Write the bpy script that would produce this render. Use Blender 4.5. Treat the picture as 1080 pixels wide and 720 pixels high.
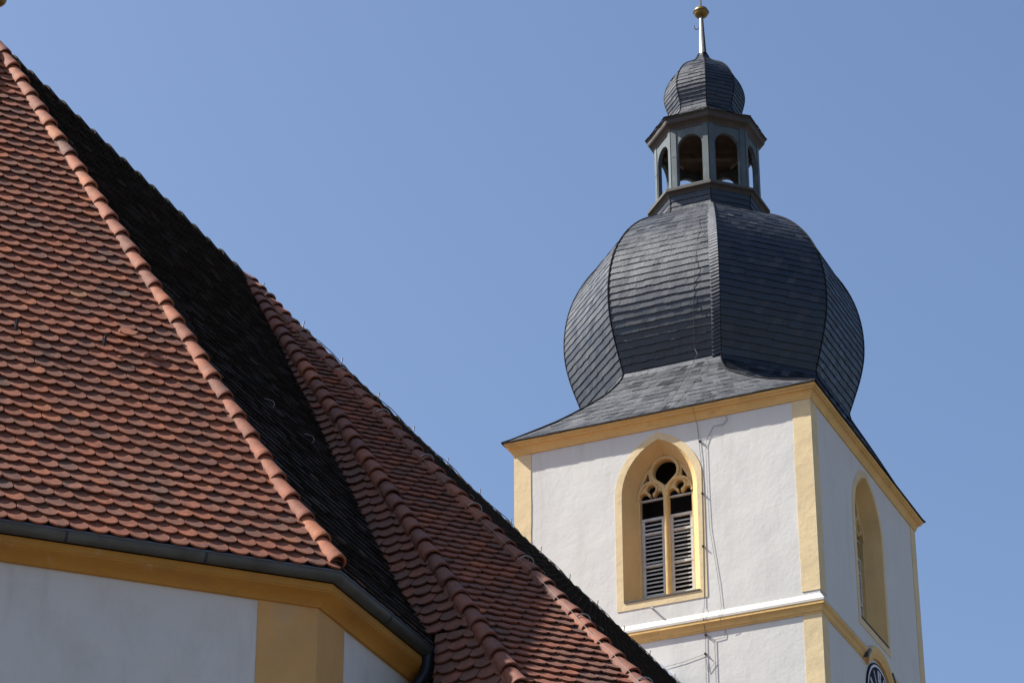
import bpy, bmesh, math, random
from mathutils import Vector, Matrix
import numpy as np
random.seed(7)
rnd = random.random
for o in list(bpy.data.objects): bpy.data.objects.remove(o)
SC = bpy.context.scene
COL = SC.collection
rad = math.radians

# ---------------------------------------------------------------- camera, sky, sun, exposure
PITCH, ROLL, FPX = 0.49650, -0.0022, 3199.4
cp, sp = math.cos(PITCH), math.sin(PITCH)
cr = Vector((1, 0, 0)); cf = Vector((0, cp, sp)); cu = Vector((0, -sp, cp))
r2 = cr * math.cos(ROLL) + cu * math.sin(ROLL); u2 = -cr * math.sin(ROLL) + cu * math.cos(ROLL)
cam = bpy.data.cameras.new('camera'); camo = bpy.data.objects.new('camera', cam); COL.objects.link(camo)
camo.matrix_world = Matrix(((r2.x, u2.x, -cf.x, 0), (r2.y, u2.y, -cf.y, 0), (r2.z, u2.z, -cf.z, 0), (0, 0, 0, 1)))
cam.sensor_width = 36; cam.lens = 36 * FPX / 1080; cam.clip_start = 0.1; cam.clip_end = 5000
SC.camera = camo

SUN_AZ, SUN_EL = 275.0, 46.75           # azimuth clockwise from +Y
w = bpy.data.worlds.new('World'); SC.world = w; w.use_nodes = True
nt = w.node_tree; nt.nodes.clear()
sky = nt.nodes.new('ShaderNodeTexSky'); sky.sky_type = 'NISHITA'; sky.sun_disc = False
sky.sun_elevation = rad(SUN_EL); sky.sun_rotation = rad(SUN_AZ)
sky.altitude = 300; sky.air_density = 1.0; sky.dust_density = 3.0; sky.ozone_density = 4.0
bg = nt.nodes.new('ShaderNodeBackground'); bg.inputs[1].default_value = 0.088
wo = nt.nodes.new('ShaderNodeOutputWorld')
nt.links.new(sky.outputs[0], bg.inputs[0]); nt.links.new(bg.outputs[0], wo.inputs[0])
sl = bpy.data.lights.new('sun', 'SUN'); sl.energy = 5.0; sl.angle = rad(0.53); sl.color = (1.0, 0.95, 0.87)
so = bpy.data.objects.new('sun', sl); COL.objects.link(so)
sd = Vector((math.sin(rad(SUN_AZ)) * math.cos(rad(SUN_EL)), math.cos(rad(SUN_AZ)) * math.cos(rad(SUN_EL)), math.sin(rad(SUN_EL))))
so.rotation_euler = sd.to_track_quat('Z', 'Y').to_euler(); so.location = sd * 80
SC.view_settings.view_transform = 'Standard'; SC.view_settings.look = 'None'
SC.view_settings.exposure = 1.0; SC.view_settings.gamma = 1.0

# ---------------------------------------------------------------- materials
ALB = 0.78
def mat(name, col, rough=0.8, metal=0.0, var=0.12, scale=3.0, bump=0.0, bscale=30.0, tone=None, stains=None, detail=6.0):
    m = bpy.data.materials.new(name); m.use_nodes = True; n = m.node_tree; L = n.links
    if tone: tone = [(p, tuple(k * ALB for k in c)) for p, c in tone]
    else: col = tuple(k * ALB for k in col)
    if stains: stains = [(tuple(k * ALB for k in q[0]),) + tuple(q[1:]) for q in stains]
    b = n.nodes['Principled BSDF']; b.inputs['Roughness'].default_value = rough; b.inputs['Metallic'].default_value = metal
    tc = n.nodes.new('ShaderNodeTexCoord')
    no = n.nodes.new('ShaderNodeTexNoise'); no.inputs['Scale'].default_value = scale; no.inputs['Detail'].default_value = detail
    L.new(tc.outputs['Object'], no.inputs['Vector'])
    rp = n.nodes.new('ShaderNodeValToRGB'); rp.color_ramp.elements[0].position = 0.3; rp.color_ramp.elements[1].position = 0.7
    lo = [c * (1 - var) for c in col]; hi = [min(1, c * (1 + var)) for c in col]
    rp.color_ramp.elements[0].color = (*lo, 1); rp.color_ramp.elements[1].color = (*hi, 1)
    L.new(no.outputs['Fac'], rp.inputs[0]); cur = rp.outputs[0]
    if tone:                                        # per-piece tone from a face attribute
        at = n.nodes.new('ShaderNodeAttribute'); at.attribute_name = 'tone'
        tr = n.nodes.new('ShaderNodeValToRGB'); tr.color_ramp.elements.remove(tr.color_ramp.elements[1])
        for i, (p, c) in enumerate(tone):
            e = tr.color_ramp.elements[0] if i == 0 else tr.color_ramp.elements.new(p)
            e.position = p; e.color = (*c, 1)
        L.new(at.outputs['Fac'], tr.inputs[0])
        mx = n.nodes.new('ShaderNodeMix'); mx.data_type = 'RGBA'; mx.blend_type = 'MULTIPLY'; mx.inputs[0].default_value = 1.0
        # noise ramp around 1
        rp.color_ramp.elements[0].color = (1 - var, 1 - var, 1 - var, 1); rp.color_ramp.elements[1].color = (1 + var, 1 + var, 1 + var, 1)
        L.new(tr.outputs[0], mx.inputs[6]); L.new(rp.outputs[0], mx.inputs[7]); cur = mx.outputs[2]
    if stains:                                      # (colour, amount, scale, low, high, stretch z)
        for (sc_, amt, s_, a_, b_, zs) in stains:
            mp = n.nodes.new('ShaderNodeMapping'); mp.inputs['Scale'].default_value = (1, 1, zs); L.new(tc.outputs['Object'], mp.inputs[0])
            n2 = n.nodes.new('ShaderNodeTexNoise'); n2.inputs['Scale'].default_value = s_; n2.inputs['Detail'].default_value = 8
            n2.inputs['Roughness'].default_value = 0.65
            L.new(mp.outputs[0], n2.inputs['Vector'])
            mr = n.nodes.new('ShaderNodeMapRange'); mr.inputs[1].default_value = a_; mr.inputs[2].default_value = b_; mr.inputs[4].default_value = amt
            L.new(n2.outputs['Fac'], mr.inputs[0])
            m2 = n.nodes.new('ShaderNodeMix'); m2.data_type = 'RGBA'; L.new(mr.outputs[0], m2.inputs[0]); L.new(cur, m2.inputs[6])
            m2.inputs[7].default_value = (*sc_, 1); cur = m2.outputs[2]
    L.new(cur, b.inputs['Base Color'])
    if bump:
        n3 = n.nodes.new('ShaderNodeTexNoise'); n3.inputs['Scale'].default_value = bscale; n3.inputs['Detail'].default_value = 5
        L.new(tc.outputs['Object'], n3.inputs['Vector'])
        n4 = n.nodes.new('ShaderNodeTexNoise'); n4.inputs['Scale'].default_value = bscale * 0.08; n4.inputs['Detail'].default_value = 3
        L.new(tc.outputs['Object'], n4.inputs['Vector'])
        ad = n.nodes.new('ShaderNodeMath'); ad.operation = 'MULTIPLY_ADD'; ad.inputs[1].default_value = 6.0
        L.new(n4.outputs['Fac'], ad.inputs[0]); L.new(n3.outputs['Fac'], ad.inputs[2])
        bu = n.nodes.new('ShaderNodeBump'); bu.inputs['Strength'].default_value = 0.6; bu.inputs['Distance'].default_value = bump
        L.new(ad.outputs[0], bu.inputs['Height']); L.new(bu.outputs[0], b.inputs['Normal'])
    return m

TILE = [(0.0, (0.115, 0.044, 0.024)), (0.12, (0.155, 0.050, 0.025)), (0.45, (0.22, 0.060, 0.024)), (0.75, (0.285, 0.074, 0.026)), (0.93, (0.36, 0.105, 0.034)), (1.0, (0.31, 0.125, 0.05))]
M = {}
M['tile'] = mat('clay_tile', (1, 1, 1), 0.85, var=0.30, scale=13, bump=0.004, bscale=60, tone=TILE,
                stains=[((0.095, 0.05, 0.032), 0.55, 1.6, 0.48, 0.72, 0.25), ((0.085, 0.058, 0.042), 0.5, 2.2, 0.52, 0.75, 1), ((0.20, 0.16, 0.11), 0.55, 22, 0.60, 0.75, 1), ((0.05, 0.035, 0.028), 0.6, 30, 0.6, 0.72, 1)])
M['tile_shade'] = mat('shaded_clay_tile', (1, 1, 1), 0.9, var=0.3, scale=7, bump=0.004, bscale=60,  # near-black copy of the clay tile: shade of the sunless slopes painted in
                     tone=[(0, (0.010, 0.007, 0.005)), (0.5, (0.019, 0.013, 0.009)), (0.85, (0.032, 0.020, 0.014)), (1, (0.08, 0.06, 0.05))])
M['cap'] = mat('hip_tile_clay', (1, 1, 1), 0.8, var=0.18, scale=8, bump=0.004, bscale=50,
               tone=[(0, (0.14, 0.047, 0.028)), (0.25, (0.20, 0.060, 0.030)), (0.55, (0.30, 0.086, 0.036)), (0.85, (0.40, 0.125, 0.046)), (1, (0.32, 0.15, 0.06))],
               stains=[((0.10, 0.07, 0.055), 0.6, 6, 0.55, 0.72, 1)])
M['mortar'] = mat('hip_mortar', (0.20, 0.095, 0.06), 0.95, var=0.3, scale=20, bump=0.01, bscale=40)
M['felt'] = mat('roof_underlay', (0.03, 0.02, 0.017), 0.95)
M['slate'] = mat('roof_slate', (1, 1, 1), 0.50, var=0.3, scale=3, bump=0.004, bscale=30,
                 tone=[(0, (0.004, 0.0045, 0.006)), (0.35, (0.008, 0.009, 0.012)), (0.7, (0.015, 0.017, 0.022)), (0.92, (0.025, 0.027, 0.034)), (1, (0.035, 0.037, 0.045))])
M['slate_edge'] = mat('slate_edge', (0.012, 0.013, 0.017), 0.9, var=0.3, scale=12)
M['stucco'] = mat('white_stucco', (0.735, 0.73, 0.69), 0.9, var=0.03, scale=0.8, bump=0.005, bscale=14,
                  stains=[((0.50, 0.47, 0.41), 0.45, 2.6, 0.53, 0.8, 0.12), ((0.55, 0.53, 0.49), 0.35, 1.6, 0.52, 0.8, 0.35), ((0.5, 0.5, 0.5), 0.25, 9, 0.6, 0.8, 0.5)])
M['stucco_near'] = mat('pale_stucco', (0.66, 0.66, 0.645), 0.9, var=0.03, scale=0.7, bump=0.01, bscale=20,
                  stains=[((0.36, 0.33, 0.28), 0.5, 3.0, 0.55, 0.8, 0.15), ((0.42, 0.39, 0.33), 0.45, 1.3, 0.5, 0.75, 0.6), ((0.22, 0.2, 0.18), 0.7, 13, 0.72, 0.76, 1)])
M['quoin'] = mat('pale_yellow_plaster', (0.80, 0.635, 0.37), 0.9, var=0.07, scale=2.2, bump=0.009, bscale=9,
                 stains=[((0.60, 0.47, 0.27), 0.5, 3, 0.5, 0.75, 2.5), ((0.42, 0.36, 0.27), 0.5, 9, 0.6, 0.78, 0.3)])
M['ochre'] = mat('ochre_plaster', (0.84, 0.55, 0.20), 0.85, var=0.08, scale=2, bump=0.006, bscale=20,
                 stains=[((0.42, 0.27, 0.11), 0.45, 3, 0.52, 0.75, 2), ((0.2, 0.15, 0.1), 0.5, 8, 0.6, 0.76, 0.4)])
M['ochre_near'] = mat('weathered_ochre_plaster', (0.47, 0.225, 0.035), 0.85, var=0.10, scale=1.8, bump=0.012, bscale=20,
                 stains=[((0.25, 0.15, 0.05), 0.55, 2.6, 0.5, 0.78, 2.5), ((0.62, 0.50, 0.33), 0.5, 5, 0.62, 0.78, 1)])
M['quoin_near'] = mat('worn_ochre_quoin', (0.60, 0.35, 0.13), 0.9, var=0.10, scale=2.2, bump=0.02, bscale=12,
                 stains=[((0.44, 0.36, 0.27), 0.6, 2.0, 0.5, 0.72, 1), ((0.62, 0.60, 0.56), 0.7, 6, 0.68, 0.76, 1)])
M['trace'] = mat('tracery_stone', (0.74, 0.54, 0.25), 0.85, var=0.08, scale=6, bump=0.004, bscale=40)
M['white_trim'] = mat('white_weathering', (0.62, 0.60, 0.55), 0.85, var=0.05, scale=3)
M['louvre'] = mat('grey_louvre_wood', (0.62, 0.61, 0.57), 0.7, var=0.15, scale=8)
M['void'] = mat('dark_interior', (0.012, 0.011, 0.01), 0.95)
M['verdigris'] = mat('weathered_lead_paint', (0.07, 0.10, 0.112), 0.6, var=0.25, scale=3, stains=[((0.06, 0.07, 0.075), 0.7, 4, 0.48, 0.68, 0.4), ((0.27, 0.33, 0.33), 0.6, 5, 0.58, 0.75, 0.4)])
M['dkwood'] = mat('dark_brown_moulding', (0.055, 0.048, 0.042), 0.7, var=0.25, scale=5)
M['beam'] = mat('lantern_timber', (0.07, 0.045, 0.028), 0.8, var=0.3, scale=6)
M['gutter'] = mat('grey_zinc_gutter', (0.085, 0.095, 0.095), 0.5, 0.35, var=0.2, scale=3, stains=[((0.05, 0.05, 0.05), 0.6, 4, 0.5, 0.7, 1)])
M['gutter_lip'] = mat('zinc_gutter_lip', (0.10, 0.12, 0.16), 0.4, 0.4, var=0.15)
M['zinc'] = mat('pale_zinc_sheet', (0.48, 0.52, 0.60), 0.45, 0.5, var=0.1)
M['pipe'] = mat('dark_downpipe', (0.022, 0.026, 0.042), 0.45, 0.3, var=0.2)
M['wire'] = mat('conductor_wire', (0.26, 0.20, 0.19), 0.7, 0.1, var=0.2)
M['wire_dark'] = mat('dark_conductor_wire', (0.07, 0.065, 0.06), 0.6, 0.4, var=0.2)
M['clip'] = mat('pale_metal_clip', (0.42, 0.38, 0.35), 0.4, 0.6, var=0.1)
M['iron'] = mat('dark_iron_hook', (0.03, 0.035, 0.045), 0.5, 0.5, var=0.2)
M['brass'] = mat('tarnished_gilding', (0.24, 0.17, 0.05), 0.45, 0.7, var=0.3, scale=6)
M['steel'] = mat('silvery_pole', (0.62, 0.62, 0.58), 0.35, 0.7, var=0.1)
M['dial'] = mat('navy_clock_enamel', (0.006, 0.008, 0.03), 0.8, var=0.1)
M['dialw'] = mat('white_clock_enamel', (0.78, 0.78, 0.78), 0.5, var=0.03)
M['grass'] = mat('gravel_churchyard', (0.13, 0.105, 0.085), 0.95, var=0.35, scale=0.4, bump=0.03, bscale=30)
M['paving'] = mat('stone_paving', (0.30, 0.28, 0.25), 0.9, var=0.12, scale=2, bump=0.01, bscale=20)

for k_ in ('slate_edge', 'dial'): M[k_].node_tree.nodes['Principled BSDF'].inputs['Specular IOR Level'].default_value = 0.2
M['slate'].node_tree.nodes['Principled BSDF'].inputs['Specular IOR Level'].default_value = 0.72
_n = M['slate'].node_tree; _a = [q for q in _n.nodes if q.type == 'ATTRIBUTE'][0]; _r = _n.nodes.new('ShaderNodeMapRange')     # each slate has its own sheen
_r.inputs[3].default_value = 0.40; _r.inputs[4].default_value = 0.68; _n.links.new(_a.outputs['Fac'], _r.inputs[0]); _n.links.new(_r.outputs[0], _n.nodes['Principled BSDF'].inputs['Roughness'])
M['slate'].node_tree.nodes['Principled BSDF'].inputs['Specular Tint'].default_value = (0.80, 0.88, 1.0, 1)
M['jamb'] = mat('ochre_window_reveal', (0.72, 0.50, 0.22), 0.9, var=0.08, scale=2, bump=0.004, bscale=20)
# ---------------------------------------------------------------- mesh helpers
class MB:
    def __init__(s): s.v = []; s.f = []; s.t = []; s.m = []
    def face(s, pts, tone=0.5, mi=0):
        i = len(s.v); s.v += [tuple(p) for p in pts]; s.f.append(tuple(range(i, i + len(pts)))); s.t.append(tone); s.m.append(mi)
    def prism(s, top, bot, tone=0.5, mi=0, cap_bot=True):
        i = len(s.v); k = len(top); s.v += [tuple(p) for p in top] + [tuple(p) for p in bot]
        s.f.append(tuple(range(i, i + k))); s.t.append(tone); s.m.append(mi)
        if cap_bot: s.f.append(tuple(range(i + 2 * k - 1, i + k - 1, -1))); s.t.append(tone); s.m.append(mi)
        for j in range(k):
            j2 = (j + 1) % k
            s.f.append((i + j2, i + j, i + k + j, i + k + j2)); s.t.append(tone); s.m.append(mi)
    def grid(s, rows, closed=False, tone=0.5, mi=0, flip=False):
        i = len(s.v); k = len(rows[0])
        for r in rows: s.v += [tuple(p) for p in r]
        for a in range(len(rows) - 1):
            for j in range(k if closed else k - 1):
                j2 = (j + 1) % k; q = (i + a * k + j, i + a * k + j2, i + (a + 1) * k + j2, i + (a + 1) * k + j)
                s.f.append(q[::-1] if flip else q); s.t.append(tone if not callable(tone) else tone(a, j)); s.m.append(mi)
    def tube(s, pts, r, n=8, tone=0.5, mi=0, caps=True):
        pts = [Vector(p) for p in pts]; rs = r if isinstance(r, (list, tuple)) else [r] * len(pts)
        rows = []; up = None
        for i, p in enumerate(pts):
            d = (pts[min(i + 1, len(pts) - 1)] - pts[max(i - 1, 0)]).normalized()
            if up is None: up = Vector((0, 0, 1)) if abs(d.z) < 0.9 else Vector((1, 0, 0))
            x = d.cross(up).normalized(); y = x.cross(d).normalized(); up = y
            rows.append([p + (x * math.cos(2 * math.pi * k / n) + y * math.sin(2 * math.pi * k / n)) * rs[i] for k in range(n)])
        s.grid(rows, True, tone, mi)
        if caps: s.face(rows[0][::-1], tone, mi); s.face(rows[-1], tone, mi)
    def box(s, c, ex, ey, ez, tone=0.5, mi=0):
        c = Vector(c); ex = Vector(ex) / 2; ey = Vector(ey) / 2; ez = Vector(ez) / 2
        top = [c + ez + ex * a + ey * b for a, b in ((-1, -1), (1, -1), (1, 1), (-1, 1))]
        s.prism(top, [p - ez * 2 for p in top], tone, mi)
    def ball(s, c, r, n=16, tone=0.5, mi=0, sz=1.0):
        c = Vector(c); rows = []
        for a in range(n // 2 + 1):
            th = math.pi * (0.002 + 0.996 * a / (n // 2))
            rows.append([c + Vector((math.sin(th) * math.cos(2 * math.pi * k / n), math.sin(th) * math.sin(2 * math.pi * k / n), math.cos(th) * sz)) * r for k in range(n)])
        s.grid(rows, True, tone, mi, True)
    def build(s, name, mats, parent=None, smooth=False, recalc=False):
        if not isinstance(mats, (list, tuple)): mats = [mats]
        off = parent_world(parent)
        me = bpy.data.meshes.new(name)
        me.from_pydata([(p[0] - off.x, p[1] - off.y, p[2] - off.z) for p in s.v], [], s.f)
        for m_ in mats: me.materials.append(m_)
        at = me.attributes.new('tone', 'FLOAT', 'FACE'); at.data.foreach_set('value', s.t)
        me.polygons.foreach_set('material_index', s.m)
        if recalc:
            bm = bmesh.new(); bm.from_mesh(me); bmesh.ops.remove_doubles(bm, verts=bm.verts, dist=1e-5)
            bmesh.ops.recalc_face_normals(bm, faces=bm.faces); bm.to_mesh(me); bm.free()
        if smooth:
            me.polygons.foreach_set('use_smooth', [True] * len(me.polygons))
            try: me.set_sharp_from_angle(angle=rad(40))
            except Exception: pass
        me.update()
        o = bpy.data.objects.new(name, me); COL.objects.link(o)
        if parent is not None: o.parent = parent
        return o
def parent_world(p):
    v = Vector((0, 0, 0))
    while p is not None: v = v + p.location; p = p.parent
    return v
def thing(name, loc, label, cat, group=None):
    o = bpy.data.objects.new(name, None); COL.objects.link(o); o.location = loc; o.empty_display_size = 0.5
    o['label'] = label; o['category'] = cat
    if group: o['group'] = group
    return o
def plate_with_holes(mp, outer, holes, d0, d1, mb, tone=0.5, mi=0):
    """flat plate between depths d0 (front) and d1, outline and holes in 2-D, mapped by mp(x, z, depth)"""
    bm = bmesh.new(); loops = [outer] + holes; edges = []
    for lp in loops:
        vs = [bm.verts.new((p[0], p[1], 0)) for p in lp]
        for i in range(len(vs)): edges.append(bm.edges.new((vs[i], vs[(i + 1) % len(vs)])))
    bmesh.ops.triangle_fill(bm, use_beauty=True, use_dissolve=False, edges=edges, normal=(0, 0, 1))
    for f in bm.faces:
        pts = [(v_.co.x, v_.co.y) for v_ in f.verts]
        mb.face([mp(x, z, d0) for x, z in pts], tone, mi)
        if d1 is not None: mb.face([mp(x, z, d1) for x, z in pts[::-1]], tone, mi)
    bm.free()
    if d1 is not None:
        for lp in loops:
            for i in range(len(lp)):
                a = lp[i]; b = lp[(i + 1) % len(lp)]
                mb.face([mp(*a, d0), mp(*b, d0), mp(*b, d1), mp(*a, d1)], tone, mi)
def clip_poly(poly, clip):
    """Sutherland-Hodgman, clip is convex and counter-clockwise"""
    out = poly
    for i in range(len(clip)):
        a = clip[i]; b = clip[(i + 1) % len(clip)]; ex = b[0] - a[0]; ey = b[1] - a[1]
        inp = out; out = []
        if not inp: return []
        def side(p): return ex * (p[1] - a[1]) - ey * (p[0] - a[0])
        for j in range(len(inp)):
            p = inp[j]; q = inp[(j + 1) % len(inp)]; sp_ = side(p); sq = side(q)
            if sp_ >= 0: out.append(p)
            if (sp_ >= 0) != (sq >= 0):
                t = sp_ / (sp_ - sq); out.append((p[0] + t * (q[0] - p[0]), p[1] + t * (q[1] - p[1])))
    return out
def catmull(pts, n):
    out = []
    P_ = [pts[0]] + list(pts) + [pts[-1]]
    for i in range(1, len(P_) - 2):
        a, b, c, d = P_[i - 1], P_[i], P_[i + 1], P_[i + 2]
        for k in range(n):
            t = k / n
            out.append(tuple(0.5 * (2 * b[j] + (c[j] - a[j]) * t + (2 * a[j] - 5 * b[j] + 4 * c[j] - d[j]) * t * t + (-a[j] + 3 * b[j] - 3 * c[j] + d[j]) * t ** 3) for j in range(len(b))))
    out.append(tuple(pts[-1])); return out

# ---------------------------------------------------------------- church frame: r along the ridge (away), n to the right, z up; origin = where the choir ridge meets the nave
YAW = 0.41908
Rd = Vector((math.sin(YAW), math.cos(YAW), 0)); Nd = Vector((math.cos(YAW), -math.sin(YAW), 0))
PO = Vector((-3.5115, 34.530, 0))
def Q(r, n, z): return PO + Rd * r + Nd * n + Vector((0, 0, z))
GZ = -1.6
RZ = 19.64                               # ridge height
EZ = 11.0                                # choir gutter height
AP = 5.885                               # choir half width to the gutter edge
AR = -5.865                              # apse centre along r
TT = math.tan(rad(22.5)) * AP

# ground
g = MB(); g.face([(-1500, -1500, GZ), (1500, -1500, GZ), (1500, 1500, GZ), (-1500, 1500, GZ)])
o = g.build('ground', M['grass']); o['kind'] = 'structure'
g = MB()
pth = [Q(r_, n_, GZ + .004) for r_, n_ in ((-30, 8.5), (24, 10), (24, 14), (-30, 14))]
g.face(pth[::-1]); o = g.build('path', M['paving']); o['kind'] = 'structure'

def tiled_face(name, polys, mat_, parent, base_tone=(0.5, 0.2), seed=1, wd=0.179, gauge=0.170, lift=0.050, th=0.018, gap=0.0, curve=0.066, over=0.0):
    """plain beaver-tail tiles laid as real overlapping pieces on a planar convex roof face; pts3[0] -> pts3[1] is the eave"""
    rg = random.Random(seed); mb = MB()
    if not isinstance(polys[0], list): polys = [polys]
    nn = None
    for q_, pts3 in enumerate(polys): nn = tile_poly(mb, pts3, rg, base_tone, wd, gauge, lift, th, curve, over, 4 * q_, .12 if q_ < len(polys) - 1 and len(polys) == 3 else 0)
    return mb.build(name, [mat_, M['felt']], parent), nn
def tile_poly(mb, pts3, rg, base_tone, wd, gauge, lift, th, curve, over, row0=0, topx=0):
    O = pts3[0]; e = (pts3[1] - pts3[0]).normalized()
    nn = None
    for k in range(2, len(pts3)):
        nn = e.cross(pts3[k] - O)
        if nn.length > 0.1: break
    nn.normalize()
    if nn.z < 0: nn = -nn
    s_ = nn.cross(e).normalized()
    if s_.z < 0: s_ = -s_
    P2 = [((p - O).dot(e), (p - O).dot(s_)) for p in pts3]
    ar = sum(P2[i][0] * P2[(i + 1) % len(P2)][1] - P2[(i + 1) % len(P2)][0] * P2[i][1] for i in range(len(P2)))
    if ar < 0: P2 = P2[::-1]
    if topx:
        ymax = max(p[1] for p in P2); P2 = [(p[0], p[1] + topx if p[1] > ymax - .01 else p[1]) for p in P2]
    if over:
        ymin = min(p[1] for p in P2)
        P2 = [(p[0], p[1] - over if p[1] < ymin + 0.01 else p[1]) for p in P2]
    xs = [p[0] for p in P2]; ys = [p[1] for p in P2]
    Lt = gauge + 0.10
    arc = [(-1, 1.0), (-0.8, 0.60), (-0.55, 0.27), (-0.28, 0.07), (0, 0), (0.28, 0.07), (0.55, 0.27), (0.8, 0.60), (1, 1.0)]
    y = min(ys) - 0.002; row = row0
    while y < max(ys) - topx - .01:
        # width of the face at this height, so only tiles that touch it are tried
        cl = clip_poly([(min(xs) - 1, y), (max(xs) + 1, y), (max(xs) + 1, y + Lt), (min(xs) - 1, y + Lt)], P2)
        if cl:
            x0 = min(p[0] for p in cl); x1 = max(p[0] for p in cl)
            k0 = math.floor(x0 / wd) - 1; k1 = math.ceil(x1 / wd) + 1
            wob = rg.uniform(-0.006, 0.006) - (O.dot(e) % wd)
            for k in range(k0, k1 + 1):
                cx_ = (k + (0.5 if row % 2 else 0)) * wd + wob + rg.uniform(-0.003, 0.003)
                dy = rg.uniform(-0.006, 0.006); rot = rg.uniform(-0.018, 0.018); hw = wd / 2 - 0.002
                ol = [(cx_ + a * hw, y + dy + c * curve) for a, c in arc] + [(cx_ + hw, y + Lt), (cx_ - hw, y + Lt)]
                ol = [(px - rot * (py - y), py + rot * (px - cx_)) for px, py in ol]
                c2 = clip_poly(ol, P2)
                if len(c2) < 3: continue
                lf = lift + rg.uniform(-0.004, 0.005); tw = rg.uniform(-0.03, 0.03)
                def zz(px, py): return 0.008 + (lf - 0.008) * (1 - (py - y) / Lt) + tw * (px - cx_)
                top = [O + e * px + s_ * py + nn * (zz(px, py) + th) for px, py in c2]
                bot = [O + e * px + s_ * py + nn * zz(px, py) for px, py in c2]
                t = min(1, max(0, rg.gauss(*base_tone)))
                mb.prism(top, bot, t, 0, False)
        y += gauge; row += 1
    # boarding below the tiles
    mb.face([O + e * px + s_ * py - nn * 0.004 for px, py in P2], 0.0, 1)
    return nn
def hip_caps(name, p_lo, p_hi, up, parent, seed=3, r=0.086, expo=0.345, mat_=None, tone=(0.5, 0.22), raise_=0.03, mortar=True, skip_top=0.0):
    rg = random.Random(seed); mb = MB()
    P = [Vector(p) for p in (p_lo if isinstance(p_lo, list) else [p_lo, p_hi])]
    segs = [(P[i + 1] - P[i]).length for i in range(len(P) - 1)]; L_ = sum(segs) - skip_top
    def at(s):
        i = 0
        while i < len(segs) - 1 and s > segs[i]: s -= segs[i]; i += 1
        return P[i] + (P[i + 1] - P[i]).normalized() * s
    up0 = up
    n = int(L_ / expo); ex = L_ / n
    for i in range(n):
        t = min(1, max(0, rg.gauss(*tone))); jit = rg.uniform(-0.006, 0.006); rr = r * rg.uniform(0.97, 1.03); sg = rg.uniform(-0.01, 0.01)
        rows_o = []; rows_i = []
        p_a = at(i * ex); d = (at(i * ex + ex) - p_a).normalized(); up = (up0 - d * up0.dot(d)).normalized(); x = d.cross(up).normalized()
        for (s0, rad_, h) in ((0.0, rr, 0.020), (0.012, rr * 1.02, 0.021), (0.06, rr * 1.0, 0.018), (ex * 0.55, rr * 0.93, 0.006), (ex + 0.05, rr * 0.84, -0.008)):
            c = p_a + d * s0 + up * (raise_ + h) + x * (jit + sg * s0)
            rows_o.append([c + (x * math.cos(a) + up * math.sin(a)) * rad_ for a in [rad(-12 + 204 * k / 12) for k in range(13)]])
        mb.grid(rows_o, False, t, 0)
        c = p_a + up * (raise_ + 0.02)
        inner = [c + (x * math.cos(a) + up * math.sin(a)) * (rr - 0.018) for a in [rad(-12 + 204 * k / 12) for k in range(13)]]
        inn2 = [c + d * 0.1 + (x * math.cos(a) + up * math.sin(a)) * (rr - 0.02) for a in [rad(-12 + 204 * k / 12) for k in range(13)]]
        mb.grid([inn2, inner, rows_o[0]], False, t, 0)
    if mortar:
        rows = []
        m = int(L_ / 0.06)
        for i in range(m + 1):
            p_a = at(i * L_ / m); d = (at(i * L_ / m + .05) - p_a).normalized(); up = (up0 - d * up0.dot(d)).normalized(); x = d.cross(up).normalized()
            c = p_a + up * (raise_ - 0.03)
            rows.append([c + (x * math.cos(a) * (1.08 + 0.16 * rg.random()) + up * math.sin(a) * 0.9) * (r * 0.9) for a in [rad(-35 + 250 * k / 10) for k in range(11)]])
        mb.grid(rows, False, 0.5, 1)
    return mb.build(name, [mat_ or M['cap'], M['mortar']], parent, smooth=True)
def offset_path(path, d, closed=False):
    """offset a 2-D open path to its left by d with mitres (d<0: right)"""
    n = len(path); out = []
    def nrm(a, b):
        dx, dy = b[0] - a[0], b[1] - a[1]; l = math.hypot(dx, dy); return (-dy / l, dx / l)
    for i in range(n):
        if closed: n0 = nrm(path[i - 1], path[i]); n1 = nrm(path[i], path[(i + 1) % n])
        else:
            n0 = nrm(path[max(i - 1, 0)], path[max(i, 1)]); n1 = nrm(path[min(i, n - 2)], path[min(i + 1, n - 1)])
        bx, by = n0[0] + n1[0], n0[1] + n1[1]; k = 2 * d / (bx * bx + by * by)
        out.append((path[i][0] + bx * k, path[i][1] + by * k))
    return out
def sweep(mb, path, prof, fr, closed=False, tone=0.5, mi=0, flip=False):
    rows = []
    for (inset, z) in prof:
        rows.append([fr(a, b, z) for a, b in offset_path(path, inset, closed)])
    if callable(mi):
        for i in range(len(rows) - 1): mb.grid([rows[i], rows[i + 1]], closed, tone, mi(i), flip)
    else: mb.grid(rows, closed, tone, mi, flip)

# ================================================================ CHOIR
choir = thing('church_choir', Q(AR, 0, GZ), 'polygonal church choir with brown scalloped tile roof and ochre eaves, nearest the viewer', 'church choir')
V8 = [(0.0, AP), (AR - TT + 0.0, AP), (AR - AP, TT), (AR - AP, -TT), (AR - TT, -AP), (0.0, -AP)]     # gutter line in (r, n)
def fr(a, b, z): return Q(a, b, z)
# the outline runs anticlockwise seen from above in (r,n): inside lies to one side
path = [(-6.22, AP), V8[1], V8[2], V8[3], V8[4], (-6.22, -AP)]
test = offset_path(path, 1.0)
SG = 1.0 if abs(test[0][1]) < AP else -1.0         # sign that moves inwards
def inp(d): return d * SG
WI = 0.295                                          # wall face behind the gutter edge
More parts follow.
